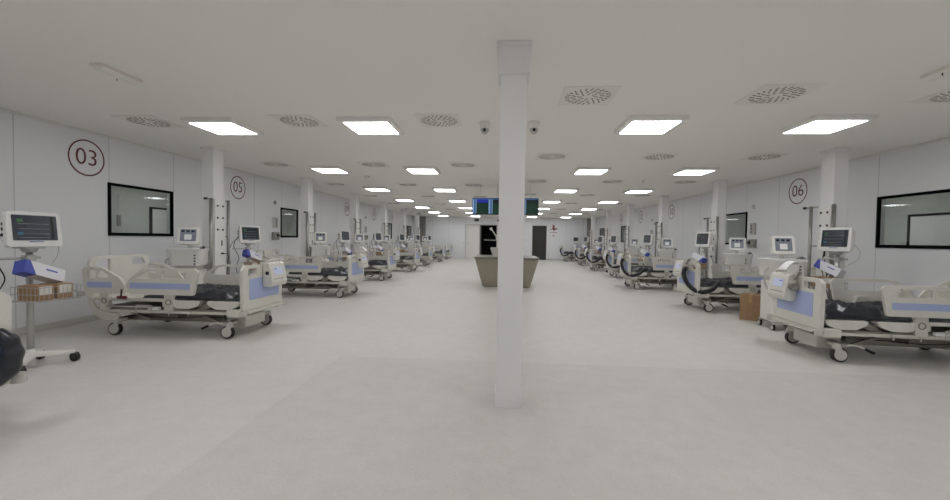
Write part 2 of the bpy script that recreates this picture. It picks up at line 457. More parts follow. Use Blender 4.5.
# ------------------------------------------------------------------ ceiling fittings
def ceiling_light():
    r = root('ceiling_light', '', 'ceiling light', (0,0,0), 0, 'square ceiling light panels')
    MB().box(-.37,.37,-.38,.37,-.055,-.001).build('light_housing', M['light_body'], r, .006)
    MB().box(-.30,.30,-.30,.30,-.060,-.049).build('diffuser', M['diff'], r)
    return r
LX = [(-4.06,'outer left'),(-1.87,'inner left'),(1.95,'inner right'),(4.19,'outer right')]
cl = ceiling_light(); index_kids()
first = True
for r_ in range(-2, 7):
    for x, nm in LX:
        y = 5.69+3.64*r_
        if r_ >= 0: lab = 'square ceiling light in the %s row, %s from the camera' % (nm, ORD[r_])
        else: lab = 'bright square ceiling light in the %s row, %s' % (nm, 'overhead by the camera' if r_ == -1 else 'behind the camera')
        if first: cl.location = (x,y,H); cl['label'] = lab; first = False
        else: copy_tree(cl, None, (x,y,H), 0, lab)
def swirl_vent():
    r = root('air_diffuser', '', 'air vent', (0,0,0), 0, 'swirl air diffusers in the ceiling')
    MB().box(-.29,.29,-.29,.29,-.010,-.001).build('face_plate', M['vent'], r, .003)
    g = MB()
    for ring, (r0, r1, cnt, w) in enumerate(((.06,.115,8,.007),(.13,.185,16,.0075),(.195,.25,24,.0075))):
        for k in range(cnt):
            a = 2*PI*(k+.5*ring)/cnt
            Mx = Matrix.Rotation(a,4,'Z') @ Matrix.Translation(((r0+r1)/2,0,-.0105)) @ Matrix.Rotation(.35,4,'Z')
            g.box(-(r1-r0)/2,(r1-r0)/2,-w,w,-.003,.001,Mx)
    g.build('slots', M['slot'], r)
    return r
sv = swirl_vent(); index_kids(); first = True
for xs, y0, side in (((-5.05,-2.84,-.88),5.5,'left'),((.91,2.9,4.78),4.6,'right')):
    for k in range(7):
        for j, x in enumerate(xs):
            y = y0+3.25*k + (0.0)
            if min(abs(x-lx[0]) for lx in LX) < .66 and min(abs(y-(5.69+3.64*q)) for q in range(7)) < .64:
                if abs(x-4.78) < .1 or abs(x+5.05) < .1:
                    pass
            lab = 'square swirl air vent, %s half of the ceiling, %s row, %s' % (side, ORD[k], {'left':('by the left wall','in the middle','by the ward centre'),'right':('by the ward centre','in the middle','by the right wall')}[side][j])
            if first: sv.location = (x,y,H); sv['label'] = lab; first = False
            else: copy_tree(sv, None, (x,y,H), 0, lab)
def emergency(x, y, lab):
    r = root('emergency_light', lab, 'emergency light', (x,y,H), 0, 'oblong emergency lights'); r.scale = (.8,.8,.8)
    MB().box(-.085,.085,-.27,.27,-.035,-.001).build('light_housing', M['emerg'], r, .006)
    MB().prism([(-.075,0),(.075,0),(.045,-.035),(-.045,-.035)], [], lambda a, b, t: (a,t,b-.035), -.25, .25).build('lens', M['vent'], r, .004)
    MB().cyl((-.055,.05,-.034),(-.055,.05,-.085),.006).build('test_button', M['darkplastic'], r)
emergency(-3.84, 3.82, 'oblong plastic emergency light on the ceiling at the upper left')
emergency(3.96, 3.92, 'oblong plastic emergency light on the ceiling at the right edge')
for x, lab in ((-.27,'small grey dome camera under the ceiling left of the centre column'),(.40,'small grey dome camera under the ceiling right of the centre column')):
    r = root('dome_camera', lab, 'security camera', (x,5.6,H), 0, 'ceiling dome cameras')
    g = MB(); g.cyl((0,0,-.001),(0,0,-.03),.078,n=20); g.cyl((0,0,-.03),(0,0,-.09),.070,.062,n=20); g.build('housing', M['vent'], r, .004)
    g = MB(); pr = [(.058,-.088),(.055,-.115),(.042,-.142),(.02,-.158),(.001,-.162)]
    vs = []; fs = []; nn = 16
    for rr, zz in pr: vs += [(rr*math.cos(2*PI*k/nn), rr*math.sin(2*PI*k/nn), zz) for k in range(nn)]
    for i in range(len(pr)-1): fs += [(i*nn+k,i*nn+(k+1)%nn,(i+1)*nn+(k+1)%nn,(i+1)*nn+k) for k in range(nn)]
    g.add(vs, fs, True); g.build('dome', M['outlet'], r)
    MB().cyl((0,-.052,-.11),(0,-.066,-.125),.02,n=12).build('camera_lens', M['black'], r)
for x, y, lab in ((-3.55,10.4,'small round smoke detector on the left ceiling near the second light'),(3.6,10.9,'small round smoke detector on the right ceiling near the second light')):
    g = MB(); g.cyl((0,0,-.001),(0,0,-.03),.075,.07,n=20); g.cyl((0,0,-.03),(0,0,-.055),.05,.035,n=20)
    o = g.build('smoke_detector', M['vent'], None, .003, loc=(x,y,H)); tag(o, lab, 'smoke detector', 'ceiling smoke detectors')

# ------------------------------------------------------------------ hanging displays
def display(x, lab):
    r = root('wall_display', lab, 'screen', (x,12.0,2.13), 0, 'wide displays hanging over the counter'); r.scale = (1,1,.88)
    MB().box(-.485,.485,0,.06,0,.56).build('display_case', M['tv_frame'], r, .006)
    MB().box(-.47,.47,-.004,-.001,.018,.545).build('screen', M['tv_dark'], r)
    e = -.006
    for cx in (-.47, 0.005):
        g = MB(); g.box(cx,cx+.045,e,-.004,.03,.5); g.box(cx+.095,cx+.115,e,-.004,.03,.5); g.build('screen_stripe', M['tv_lblue'], r)
        g = MB()
        for q in range(8): g.box(cx+.05,cx+.09,e,-.004,.035+q*.058,.035+q*.058+.045)
        g.build('screen_sidebar', M['tv_mblue'], r)
        g = MB()
        for q in range(6): g.box(cx+.13,cx+.44,e,-.004,.035+q*.058,.035+q*.058+.048)
        g.build('screen_rows', M['tv_green'], r)
        MB().box(cx+.125,cx+.455 if cx < 0 else cx+.45,e,-.004,.40,.50).build('screen_header', M['tv_blue'] if x < 0 and cx < 0 else M['tv_dark'], r)
    MB().box(-.46,.46,e,-.004,.505,.54).build('title_bar', M['tv_mblue'], r)
    for q in (-.25,.25): MB().cyl((q,.03,.55),(q,.03,(H-2.13)/.88),.009).build('ceiling_rod', M['white'], r)
display(-.43, 'wide blue and green ward display hanging left of the centre column')
display(.55, 'wide blue and green ward display hanging right of the centre column')

# ------------------------------------------------------------------ counter and things on it
r = root('reception_counter', 'grey counter with inward sloping sides standing behind the centre column', 'counter', (.13,12.6,0))
TW, BW = .92, .70
vs = [(-BW,-.6,.0),(BW,-.6,.0),(BW,.6,.0),(-BW,.6,.0),(-TW,-.85,.84),(TW,-.85,.84),(TW,.85,.84),(-TW,.85,.84)]
MB().add(vs, [(0,3,2,1),(4,5,6,7),(0,1,5,4),(1,2,6,5),(2,3,7,6),(3,0,4,7)]).build('counter_body', M['counter'], r, .006)
MB().box(-TW-.03,TW+.03,-.9,.95,.84,.88).build('counter_top', M['counter_top'], r, .005)
MB().box(-BW+.05,BW-.05,-.605,-.6,.0,.03).build('plinth', M['darkplastic'], r)
r = root('examination_lamp', 'white jointed lamp and arm standing on the counter left of the column', 'lamp', (-.20,12.35,.88))
fn = lambda a, b, t: (a,t,b)
MB().prism(rounded([(-.08,0,.01),(.14,0,.01),(.16,.28,.02),(-.17,.28,.02)]), [], fn, -.1, .1).build('base_tub', M['device2'], r, .01)
MB().box(.03,.15,-.05,.05,.28,.5).box(.0,.10,-.04,.04,.5,.66).build('upright', M['device'], r, .01)
MB().tube(smooth_path([(.0,0,.62),(-.06,0,.72),(-.14,0,.83)],3), .02).build('upper_arm', M['device2'], r)
MB().cyl((-.13,-.01,.80),(-.17,-.01,.87),.035,.05,n=14).build('lamp_head', M['device'], r)
MB().cyl((.08,0,.49),(-.36,0,.50),.018,n=10).build('side_arm', M['grey_metal'], r)

# signs on the end wall
g = MB()
X, Z = 3.62, 2.17
g.ring((X,YE-.004,Z+.25),(0,1,0),0.001,.085,.003,20)
g.prism([(X-.1,Z+.16),(X+.1,Z+.16),(X+.12,Z-.02),(X+.3,Z+.02),(X+.3,Z+.07),(X+.1,Z+.1),(X+.07,Z-.14),(X+.0,Z-.08),(X-.07,Z-.14),(X-.1,Z+.06),(X-.25,Z+.0),(X-.25,Z-.05),(X-.1,Z+.02)], [], lambda a, b, t: (a,YE-t,b), .0005, .004)
g.box(X-.27,X+.27,YE-.004,YE-.0005,Z-.23,Z-.20); g.box(X-.05,X+.05,YE-.004,YE-.0005,Z-.46,Z-.38)
tag(g.build('person_pictogram', M['sign_red'], None), 'dark red pictogram of a figure on the end wall right of the dark door', 'sign')
for x, lab in ((-1.88,'unlit exit sign box above the white double door'),(-.22,'unlit exit sign box above the open dark doorway by the column')):
    o = MB().box(-.16,.16,-.07,-.001,-.08,.08).build('exit_sign', M['exitsign'], None, .008, loc=(x,YE,2.78)); tag(o, lab, 'exit sign', 'unlit exit signs')
o = MB().box(-.07,.07,-.02,-.001,-.025,.025).build('wall_switch', M['outlet'], None, .003, loc=(1.62,YE,1.40)); tag(o, 'small switch plate on the end wall left of the dark door', 'switch')

# bay number signs
def bay_sign(s, y, txt):
    x = s*(XW-.003)
    r = root('bay_number_sign', 'round dark red outlined sign reading %s on the %s wall' % (txt, 'left' if s < 0 else 'right'), 'sign', (x,y,2.57), 0, 'bay number signs')
    MB().ring((0,0,0),(-s,0,0),.260,.281,.002,64).build('sign_ring', M['red'], r)
    me = text_mesh(txt, .36)
    me.materials.clear(); me.materials.append(M['red'])
    o = bpy.data.objects.new('numerals', me); COL.objects.link(o); o.parent = r
    o.location = (-s*.001,0,0)
    o.rotation_euler = (PI/2,0,PI/2 if s < 0 else -PI/2)
for y, t in zip((5.95,9.58,13.1,16.6,20.2,23.5),('03','05','07','09','11','13')): bay_sign(-1, y, t)
for y, t in zip((9.47,12.85,16.2,19.7,22.9),('06','08','10','12','14')): bay_sign(1, y, t)

# wall boxes and detectors
def wall_set(s, y, side, k):
    x = s*XW
    near = '%s from the camera on the %s wall' % (ORD[k], side)
    r = root('socket_box', 'upright white socket box, %s' % near, 'wall socket', (x,y,1.78), 0, 'upright socket boxes')
    MB().box(min(0,-s*.035),max(0,-s*.035),-.11,.11,-.15,.15).build('box_body', M['outlet'], r, .006)
    g = MB()
    for z in (-.08,0.0,.08): g.cyl((-s*.035,.03,z),(-s*.045,.03,z),.022,n=14)
    g.build('socket', M['darkplastic'], r)
    r = root('gas_outlet_box', 'square grey gas outlet box with round valve, %s' % near, 'gas outlet', (x,y,1.40), 0, 'gas outlet boxes')
    MB().box(min(0,-s*.05),max(0,-s*.05),-.16,.16,-.11,.11).build('box_body', M['grey_metal'], r, .006)
    MB().cyl((-s*.05,.07,.02),(-s*.09,.07,.02),.045,n=16).build('valve', M['darkplastic'], r, .004)
    MB().cyl((-s*.05,-.08,0),(-s*.08,-.08,0),.035,n=14).build('valve', M['outlet'], r, .004)
    g = MB().cyl((0,0,0),(-s*.03,0,0),.055,n=16).cyl((-s*.03,0,0),(-s*.05,0,0),.03,n=14)
    o = g.build('wall_detector', M['outlet'], None, .003, loc=(x-s*.001,y,2.35)); tag(o, 'small round detector high on wall, %s' % near, 'detector', 'small wall detectors')
for k, y in enumerate((11.2,18.9)): wall_set(-1, y, 'left', k)
for k, y in enumerate((11.02,18.2)): wall_set(1, y, 'right', k)

# ------------------------------------------------------------------ hospital bed
BW_ = .95; BL = 2.30
def make_bed(s, far_off):
    r = root('hospital_bed', '', 'bed', (0,0,0), 0, 'hospital beds in two rows')
    def uz(u0=0):   # profile in the u-z plane, thickness along v
        return lambda u, z, t: (u-1.15, t-.475, z)
    def vz():
        return lambda v, z, t: (t-1.15, v-.475, z)
    K = dict(parent=r, flip=s)
    def B(u0,u1,v0,v1,z0,z1,mb): return mb.box(u0-1.15,u1-1.15,v0-.475,v1-.475,z0,z1)
    # footboard
    out = rounded([(.0,.38,.02),(.95,.38,.02),(.965,.93,.05),(.90,.985,.04),(.05,.985,.04),(-.015,.93,.05)])
    h1 = rrect(.10,.84,.31,.94,.025); h2 = rrect(.64,.84,.85,.94,.025)
    fb = MB().prism(out, [h1,h2], vz(), 0, .045).build('footboard', M['cream'], bevel=.008, **K)
    q = MB().prism(rrect(.13,.51,.86,.805,.02), [], vz(), -.004, .0005).build('panel', M['blue'], parent=fb, flip=s); q['label'] = 'pale blue inlay'
    # headboard
    out = rounded([(.0,.50,.02),(.95,.50,.02),(.95,1.02,.10),(.88,1.075,.06),(.07,1.075,.06),(.0,1.02,.10)])
    hb = MB().prism(out, [rounded([(.07,.84,.02),(.30,.84,.02),(.30,1.035,.02),(.11,1.035,.05)]), rounded([(.65,.93,.02),(.88,.93,.02),(.84,1.035,.05),(.65,1.035,.02)])], vz(), 2.205, 2.245)
    hb.build('headboard', M['cream'], bevel=.008, **K)
    # side rails
    for v, off in ((.0,0),(.95,far_off)):
        o_ = off
        out = rounded([(.69+o_,.575,.03),(1.60+o_,.575,.03),(1.66+o_,.70,.04),(1.60+o_,.79,.05),(1.44+o_,.915,.10),(1.33+o_,.935,.05),(.68+o_,.935,.05),(.63+o_,.90,.05)])
        holes = [rounded([(.80+o_,.795,.02),(1.14+o_,.795,.02),(1.14+o_,.895,.02),(.80+o_,.895,.02)]), rounded([(1.18+o_,.795,.02),(1.56+o_,.785,.02),(1.40+o_,.885,.05),(1.33+o_,.895,.03),(1.18+o_,.895,.02)])]
        if off: holes = [rounded([(.80+o_,.77,.02),(1.56+o_,.77,.02),(1.40+o_,.885,.05),(1.33+o_,.90,.03),(.80+o_,.90,.02)])]
        rail = MB().prism(out, holes, uz(), v-.018, v+.018).build('side_rail', M['cream'], bevel=.008, **K)
        q = MB().prism(rrect(.74+o_,.655,1.60+o_,.735,.01), [], uz(), *((v-.0215,v-.0175) if v < .5 else (v+.0175,v+.0215))).build('stripe', M['blue'], parent=rail, flip=s); q['label'] = 'pale blue stripe'
        # head rail
        o_ = 0 if v < .5 else (.10 if far_off >= 0 else -.05)
        out = rounded([(1.70+o_,.575,.03),(2.27,.575,.03),(2.30,.90,.05),(2.26,.935,.04),(2.02+o_,.935,.08),(1.76+o_,.80,.08),(1.68+o_,.70,.05)])
        holes = [rounded([(1.86+o_,.795,.02),(2.06+o_,.795,.02),(2.06+o_,.895,.02),(2.03+o_,.895,.04)]), rounded([(2.10+o_*.5,.78,.02),(2.22,.78,.02),(2.22,.895,.02),(2.10+o_*.5,.895,.02)])]
        rail = MB().prism(out, holes, uz(), v-.018, v+.018).build('side_rail', M['cream'], bevel=.008, **K)
        q = MB().prism(rrect(1.86+o_,.655,2.22,.735,.01), [], uz(), *((v-.0215,v-.0175) if v < .5 else (v+.0175,v+.0215))).build('stripe', M['blue'], parent=rail, flip=s); q['label'] = 'pale blue stripe'
        # rail brackets
        vv = (v+.02, v+.075) if v < .5 else (v-.075, v-.02)
        for uc in (1.08+off*.9, 2.02):
            g = MB().prism(rrect(uc-.065,.345,uc+.065,.60,.02), [], uz(), *vv)
            br = g.build('rail_bracket', M['cream_metal'], bevel=.005, **K)
            yy = vv[0]-.475 if v < .5 else vv[1]-.475; d = -1 if v < .5 else 1
            MB().ring((uc-1.15,yy,.47),(0,d,0),.030,.042,.006,20).build('bracket_ring', M['underpan'], parent=br, flip=s)
    for uc in (1.0+far_off, 2.02):
        g = MB().prism(rounded([(uc-.10,.58,.02),(uc+.10,.58,.02),(uc+.07,.70,.03),(uc-.07,.70,.03)]), [], uz(), .885, .932)
        g.build('rail_hinge', M['device2'], bevel=.008, **K)
    # lever and red release
    MB().cyl((1.73-1.15,-.02-.475,.53),(1.715-1.15,-.02-.475,.64),.010,n=8).build('lever', M['black'], **K)
    B(1.68,1.80,-.02,.03,.505,.545,MB()).build('release_handle', M['redplastic'], bevel=.012, **K)
    # mattress deck sections
    for a, b in ((.06,.55),(.62,1.10)):
        g = MB(); out = rounded([(a,.50,.02),(a+.05,.43,.04),(a+.17,.385,.05),(b-.14,.385,.05),(b-.03,.44,.04),(b,.50,.02)])
        g.prism(out, [], uz(), .03, .92)
        g.build('leg_section', M['cream'], bevel=.006, **K)
    g = MB(); B(1.14,2.22,.04,.91,.47,.515,g); B(1.10,1.20,.05,.9,.40,.49,g); g.build('back_section', M['cream_metal'], bevel=.008, **K)
    B(.10,2.15,.05,.90,.352,.372,MB()).build('shade_plate', M['underpan'], **K)  # solid plate added to block light and darken the floor under the bed
    g = MB()
    for v in (.03,.885): B(.12,2.15,v,v+.035,.315,.352,g)
    for u in (.14,.60,1.15,1.7,2.1): B(u,u+.05,.06,.89,.31,.345,g)
    g.build('main_frame', M['cream_metal'], bevel=.005, **K)
    # link arms and strut
    for v in (.10,.82):
        for a, b, c in (((.50,.42,.02),(.56,.48,.02),0),((.42,.18,.02),(.52,.18,.02),1),((1.40,.18,.02),(1.50,.18,.02),2)):
            e = [[(.74,.38,.02),(.70,.33,.02)],[(.95,.34,.02),(.86,.34,.02)],[(1.92,.34,.02),(1.83,.34,.02)]][c]
            dv = 0 if c == 0 else .06
            MB().prism(rounded([a,b]+e), [], uz(), v+dv, v+dv+.035).build('lift_arm', M['underpan'], bevel=.004, **K)
    g = MB()
    for v in (.30,.60): B(.20,2.0,v,v+.05,.155,.205,g)
    B(.24,.30,.10,.86,.16,.22,g); B(1.88,1.94,.10,.86,.16,.22,g); B(1.15,1.75,.26,.69,.19,.31,g); B(.45,.95,.24,.71,.20,.30,g)
    g.build('undercarriage', M['underpan'], bevel=.006, **K)
    B(.12,.40,.24,.70,.11,.27,MB()).build('motor_box', M['device2'], bevel=.015, **K)
    # head end scoop carrying the castors
    for v in (.02,.90):
        g = MB().prism(rounded([(2.20,.58,.01),(2.25,.58,.01),(2.25,.40,.08),(2.17,.27,.06),(2.02,.205,.04),(1.84,.20,.02),(1.78,.27,.03),(1.86,.30,.02),(2.02,.32,.04),(2.14,.37,.04),(2.19,.44,.04)]), [], uz(), v, v+.04)
        g.build('head_bracket', M['cream_metal'], bevel=.006, **K)
    # foot cross beam with corner rollers
    g = MB(); B(-.02,.10,.0,.95,.325,.375,g); B(-.06,.0,.05,.90,.335,.36,g); g.build('foot_beam', M['cream_metal'], bevel=.01, **K)
    for v in (-.03,.98):
        MB().cyl((-.02-1.15,v-.475,.315),(-.02-1.15,v-.475,.385),.045,n=18).build('corner_buffer', M['castor'], bevel=.008, **K)
    for v in (.0,.95):
        MB().cyl((2.33-1.15,v-.475,.53),(2.33-1.15,v-.475,.60),.04,n=16).build('corner_buffer', M['castor'], bevel=.008, **K)
    for a, b in ((-.005,.055),(.895,.955)): B(.04,.24,a,b,.29,.40,MB()).build('beam_end', M['cream'], bevel=.012, **K)
    # accessory rail with square hook
    g = MB(); g.cyl((1.30-1.15,-.02-.475,.405),(1.95-1.15,-.02-.475,.405),.010,n=8)
    g.tube([(1.28-1.15,-.03-.475,.33),(1.28-1.15,-.03-.475,.43),(1.50-1.15,-.03-.475,.43),(1.50-1.15,-.03-.475,.33)], .008, 6, True)
    for u in (1.32,1.9): g.cyl((u-1.15,-.02-.475,.405),(u-1.15,.05-.475,.405),.008,n=6)
    g.build('accessory_rail', M['castor'], **K)
    g = MB(); g.cyl((.75-1.15,-.0-.475,.33),(1.10-1.15,-.0-.475,.33),.009,n=8)
    for u in (.78,1.06): g.cyl((u-1.15,-.0-.475,.33),(u-1.15,.045-.475,.36),.008,n=6); g.cyl((u-1.15,-.0-.475,.335),(u-1.15,-.0-.475,.29),.008,n=6)
    g.build('bag_hook', M['castor'], **K)
    MB().tube(smooth_path([(.45-1.15,.25-.475,.24),(.80-1.15,.14-.475,.255),(1.2-1.15,.12-.475,.235),(1.6-1.15,.14-.475,.26),(1.9-1.15,.2-.475,.22)],4), .006, 6).build('power_cable', M['black'], **K)
    B(1.22,1.38,.02,.06,.36,.40,MB()).build('label_plate', M['paper'], **K)
    # castors
    for u in (.20,1.82):
        for v in (.03,.92):
            d = -1 if v < .5 else 1
            g = MB(); x = u-1.15; y = v-.475
            g.cyl((x,y,.17),(x,y,.225),.028,n=12)
            g.prism(rounded([(x-.035,.215,.02),(x+.04,.215,.02),(x+.065,.09,.03),(x+.02,.07,.02),(x-.015,.12,.02)]), [], lambda a, b, t: (a,t,b), y-.026, y+.026)
            g.cyl((x+.04,y-.034,.088),(x+.04,y+.034,.088),.066,n=20)
            ca = g.build('castor', M['castor'], **K)
            MB().ring((x+.04,y-.022,.088),(0,1,0),.064,.088,.044,28).build('tyre', M['tyre'], parent=ca, flip=s)
            MB().cyl((u-1.15,v-.475,.20),(u-1.15,(.16 if v < .5 else .79)-.475,.20),.02,n=8).build('castor_arm', M['cream_metal'], **K)
    # brake pedals
    for v in (.02,.93):
        MB().tube(smooth_path([(.30-1.15,v-.475,.20),(.42-1.15,v-.475,.205),(.52-1.15,v-.475,.16)],3), .010, 6).build('brake_lever', M['cream_metal'], **K)
        MB().tube([(.50-1.15,v-.475,.17),(.60-1.15,v-.475,.125)], .016, 8).build('brake_pedal', M['black'], **K)
    return r

def crumple_mesh(s, seed, u1=1.55, high=.13):
    """deflated, folded sheet-wrapped mattress lying on the deck"""
    nx, ny = 64, 26; top = {}; vs = []; fs = []
    for i in range(nx+1):
        for j in range(ny+1):
            fu = i/nx; fv = j/ny
            u = .055+fu*(u1-.055); v = .05+fv*.85
            e = min(1, 8*min(fv,1-fv)) ; e2 = min(1, 14*min(fu,1-fu))
            n1 = noise.noise(Vector((u*3.2+v*1.5+seed, v*4.2-seed, seed)))
            rid = 1-abs(noise.noise(Vector((u*5+seed*3+v*4, v*7-u*2, 3.3+seed))))*2.6
            rid2 = 1-abs(noise.noise(Vector((u*13+v*8, v*15-u*6+seed, 7.1))))*2.4
            z = .505+(.045+high*(.42+.5*n1)*(.8+.2*math.sin(u*5+seed))+.04*rid+.018*rid2)*min(e,e2)**.5
            vs.append((u-1.15, v-.475, max(z,.515)))
    idx = lambda i, j: i*(ny+1)+j
    for i in range(nx):
        for j in range(ny): fs.append((idx(i,j),idx(i+1,j),idx(i+1,j+1),idx(i,j+1)))
    b0 = len(vs)
    border = [idx(i,0) for i in range(nx+1)]+[idx(nx,j) for j in range(1,ny+1)]+[idx(i,ny) for i in range(nx-1,-1,-1)]+[idx(0,j) for j in range(ny-1,0,-1)]
    for b in border: vs.append((vs[b][0], vs[b][1], .517))
    m = len(border)
    for k in range(m): fs.append((border[k], border[(k+1)%m], b0+(k+1)%m, b0+k))
    fs.append(tuple(b0+k for k in range(m)))
    g = MB(); g.add(vs, fs, True); return g

def make_pump(s, variant, coupler=False):
    """air mattress control unit hooked over the footboard; local origin at the top of the footboard"""
    r = root('mattress_pump', '', 'control unit', (0,0,0), 0, 'air mattress control units')
    fn = lambda a, b, t: (a,t,b)
    out = rounded([(-.012,-.30,.03),(-.012,.02,.02),(-.05,.05,.02),(-.10,.03,.03),(-.155,-.24,.04),(-.13,-.31,.04)])
    MB().prism(out, [], fn, -.20, .20).build('case', M['cream'], r, .012, flip=s)
    def face(a, b, y0, y1, th):  # slab on the sloping front
        d = Vector((-.055,0,-.27)).normalized(); nrm = Vector((-.27,0,.055)).normalized()
        o = Vector((-.10,0,.03))
        ps = [o+d*t+Vector((0,y,0))+nrm*h for h in (.0005,th) for t in (a,b) for y in (y0,y1)]
        return MB().add(ps, [(0,1,3,2),(4,6,7,5),(0,4,5,1),(2,3,7,6),(0,2,6,4),(1,5,7,3)])
    q = face(.06,.165,-.11,.12,.004).build('display', M['screen_blue'], r, flip=s)
    face(.225,.235,-.14,.13,.002).build('button_strip', M['underpan'], r, flip=s)
    g = face(.08,.093,-.09,-.03,.006); g.build('display_digits', M['carton_blue'], q, flip=s)
    MB().tube(smooth_path([(-.07,-.14,.03),(-.075,-.13,.075),(-.08,-.06,.085),(-.08,.06,.085),(-.075,.13,.075),(-.07,.14,.03)],3), .012, 8).build('carry_handle', M['cream'], r, flip=s)
    for y in (-.13,.13): MB().tube([(-.04,y,.035),(.0,y,.035),(.062,y,.03),(.062,y,-.05)], .011, 6).build('hook', M['castor'], r, flip=s)
    MB().box(-.10,-.05,-.202,-.199,-.13,-.08).build('side_socket', M['black'], r, flip=s)
    if coupler:
        g = MB(); g.cyl((-.06,-.20,-.12),(-.06,-.245,-.12),.05,n=18); g.cyl((-.06,-.245,-.12),(-.06,-.27,-.12),.03,n=14)
        g.tube(smooth_path([(-.06,-.23,-.02),(-.04,-.26,.03),(-.02,-.24,.07),(.02,-.22,.06)]), .018, 8)
        g.build('hose_coupler', M['grey_metal'], r, flip=s)
    if variant == 'hose':
        pts = smooth_path([(-.06,-.19,-.12),(-.10,-.27,-.12),(-.13,-.30,-.24),(-.10,-.42,-.42),(-.01,-.57,-.54),(.12,-.64,-.56),(.30,-.62,-.50),(.45,-.50,-.40)], 8)
        MB().tube(pts, [.042+(.004 if k % 2 else 0) for k in range(len(pts))], 10).build('air_hose', M['hose'], r, flip=s)
    return r

def paper(s):
    g = MB(); vs = []; fs = []
    for i in range(9):
        for j in range(5):
            a = i/8; b = j/4
            vs.append((s*(-.12+.18*a), -.07+.14*b, .05+.10*math.sin(a*2.4)+.01*math.sin(b*3)))
    n = len(vs)
    vs2 = [(x,y,z+.004) for x,y,z in vs]
    for i in range(8):
        for j in range(4):
            a = i*5+j; fs.append((a,a+5,a+6,a+1)); fs.append((n+a,n+a+1,n+a+6,n+a+5))
    bd = [i*5 for i in range(9)]+[40+j for j in range(1,5)]+[i*5+4 for i in range(7,-1,-1)]+[j for j in range(3,0,-1)]
    fs += [(bd[k],bd[(k+1)%len(bd)],n+bd[(k+1)%len(bd)],n+bd[k]) for k in range(len(bd))]
    g.add(vs+vs2, fs); return g

# rows: near side plane Y, foot end X
LB = [(-3.48,1.69),(-3.45,5.20),(-3.47,9.05),(-3.66,12.9),(-3.58,16.55),(-3.66,20.2),(-3.50,23.85),(-3.55,27.35)]
RB = [(3.83,5.00),(3.94,8.45),(3.72,12.15),(4.22,15.9),(4.2,19.55),(4.3,23.2),(4.05,27.4)]
def bed_name(s, k):
    if s < 0: return 'nearest on the left, cut off by the photo edge' if k == 0 else '%s whole bed along the left wall' % ORD[k-1]
    return 'nearest on the right, cut off by the photo edge' if k == 0 else '%s bed along the right wall' % ORD[k]
protoL = make_bed(-1, -.36); protoR = make_bed(1, .08)
pumpL = make_pump(-1, ''); pumpR = make_pump(1, '', True); pumpRH = make_pump(1, 'hose', True)
sheets = {}
for s in (-1,1):
    for v in range(3): sheets[(s,v)] = crumple_mesh(s, 1.7+v*2.3+(5 if s > 0 else 0), 1.50, .13 if v == 0 else .11)
sheet_data = {}
index_kids()
used = set()
def first_or_copy(proto, loc, rz, label):
    if proto.name not in used:
        used.add(proto.name); proto.location = loc; proto.rotation_euler = (0,0,rz); proto['label'] = label; return proto
    return copy_tree(proto, None, loc, rz, label)
for s, rows in ((-1,LB),(1,RB)):
    for k, (xf, y0) in enumerate(rows):
        nm = bed_name(s, k)
        loc = (xf+s*1.15, y0+.475, 0)
        rz = math.radians(-4.5) if (s > 0 and k == 0) else 0
        first_or_copy(protoL if s < 0 else protoR, loc, rz, 'cream and blue hospital bed, %s' % nm)
        key = (s, k % 3)
        if key not in sheet_data:
            o = sheets[key].build('deflated_mattress', M['black_sheet'], None, flip=s); sheet_data[key] = o.data
        else:
            o = bpy.data.objects.new('deflated_mattress', sheet_data[key]); COL.objects.link(o)
        o.location = loc; o.rotation_euler = (0,0,rz)
        short = nm.replace(', cut off by the photo edge','').replace(' whole bed','').replace(' bed','')
        tag(o, 'crumpled black mattress lying on the bed %s' % short, 'mattress', 'black deflated mattresses on the beds')
        pz = (xf, y0+.475+(.15 if s < 0 else .16), .965)
        pr = pumpL if s < 0 else (pumpR if k == 0 else pumpRH)
        if s < 0 and k == 0: pz = (xf, y0+.475-.1, .985)
        d = Matrix.Rotation(rz,3,'Z') @ (Vector(pz)-Vector(loc)); pz = tuple(Vector(loc)+d)
        first_or_copy(pr, pz, rz, 'cream control unit hooked on the footboard of the bed %s' % short)
# papers on two pumps
for s, x, y, lab in ((1, 3.84, 5.66, 'folded white leaflet lying on the control unit of the nearest right bed'),
                     (-1, -3.43, 9.72, 'folded white leaflet on the control unit of the second left bed')):
    o = paper(s).build('leaflet', M['paper'], None, loc=(x,y,1.01)); tag(o, lab, 'leaflet', 'white leaflets on control units')
# black bundle hanging at the foot of the nearest left bed
g = MB(); P = smooth_path([(.02,-.04,-.02),(.06,-.02,-.05),(.075,.0,-.12),(.08,.0,-.20),(.07,-.02,-.28),(.05,-.08,-.33),(.05,-.18,-.34),(.05,-.32,-.31)],6)
g.tube(P, [.03+.034*math.sin(PI*i/(len(P)-1))**.7+.004*math.sin(i*.9) for i in range(len(P))], 14)
o = g.build('black_bundle', M['black_sheet'], None, loc=(-3.49,2.59,.72)); tag(o, 'black wrapped bundle hanging from the foot of the nearest left bed', 'bundle')

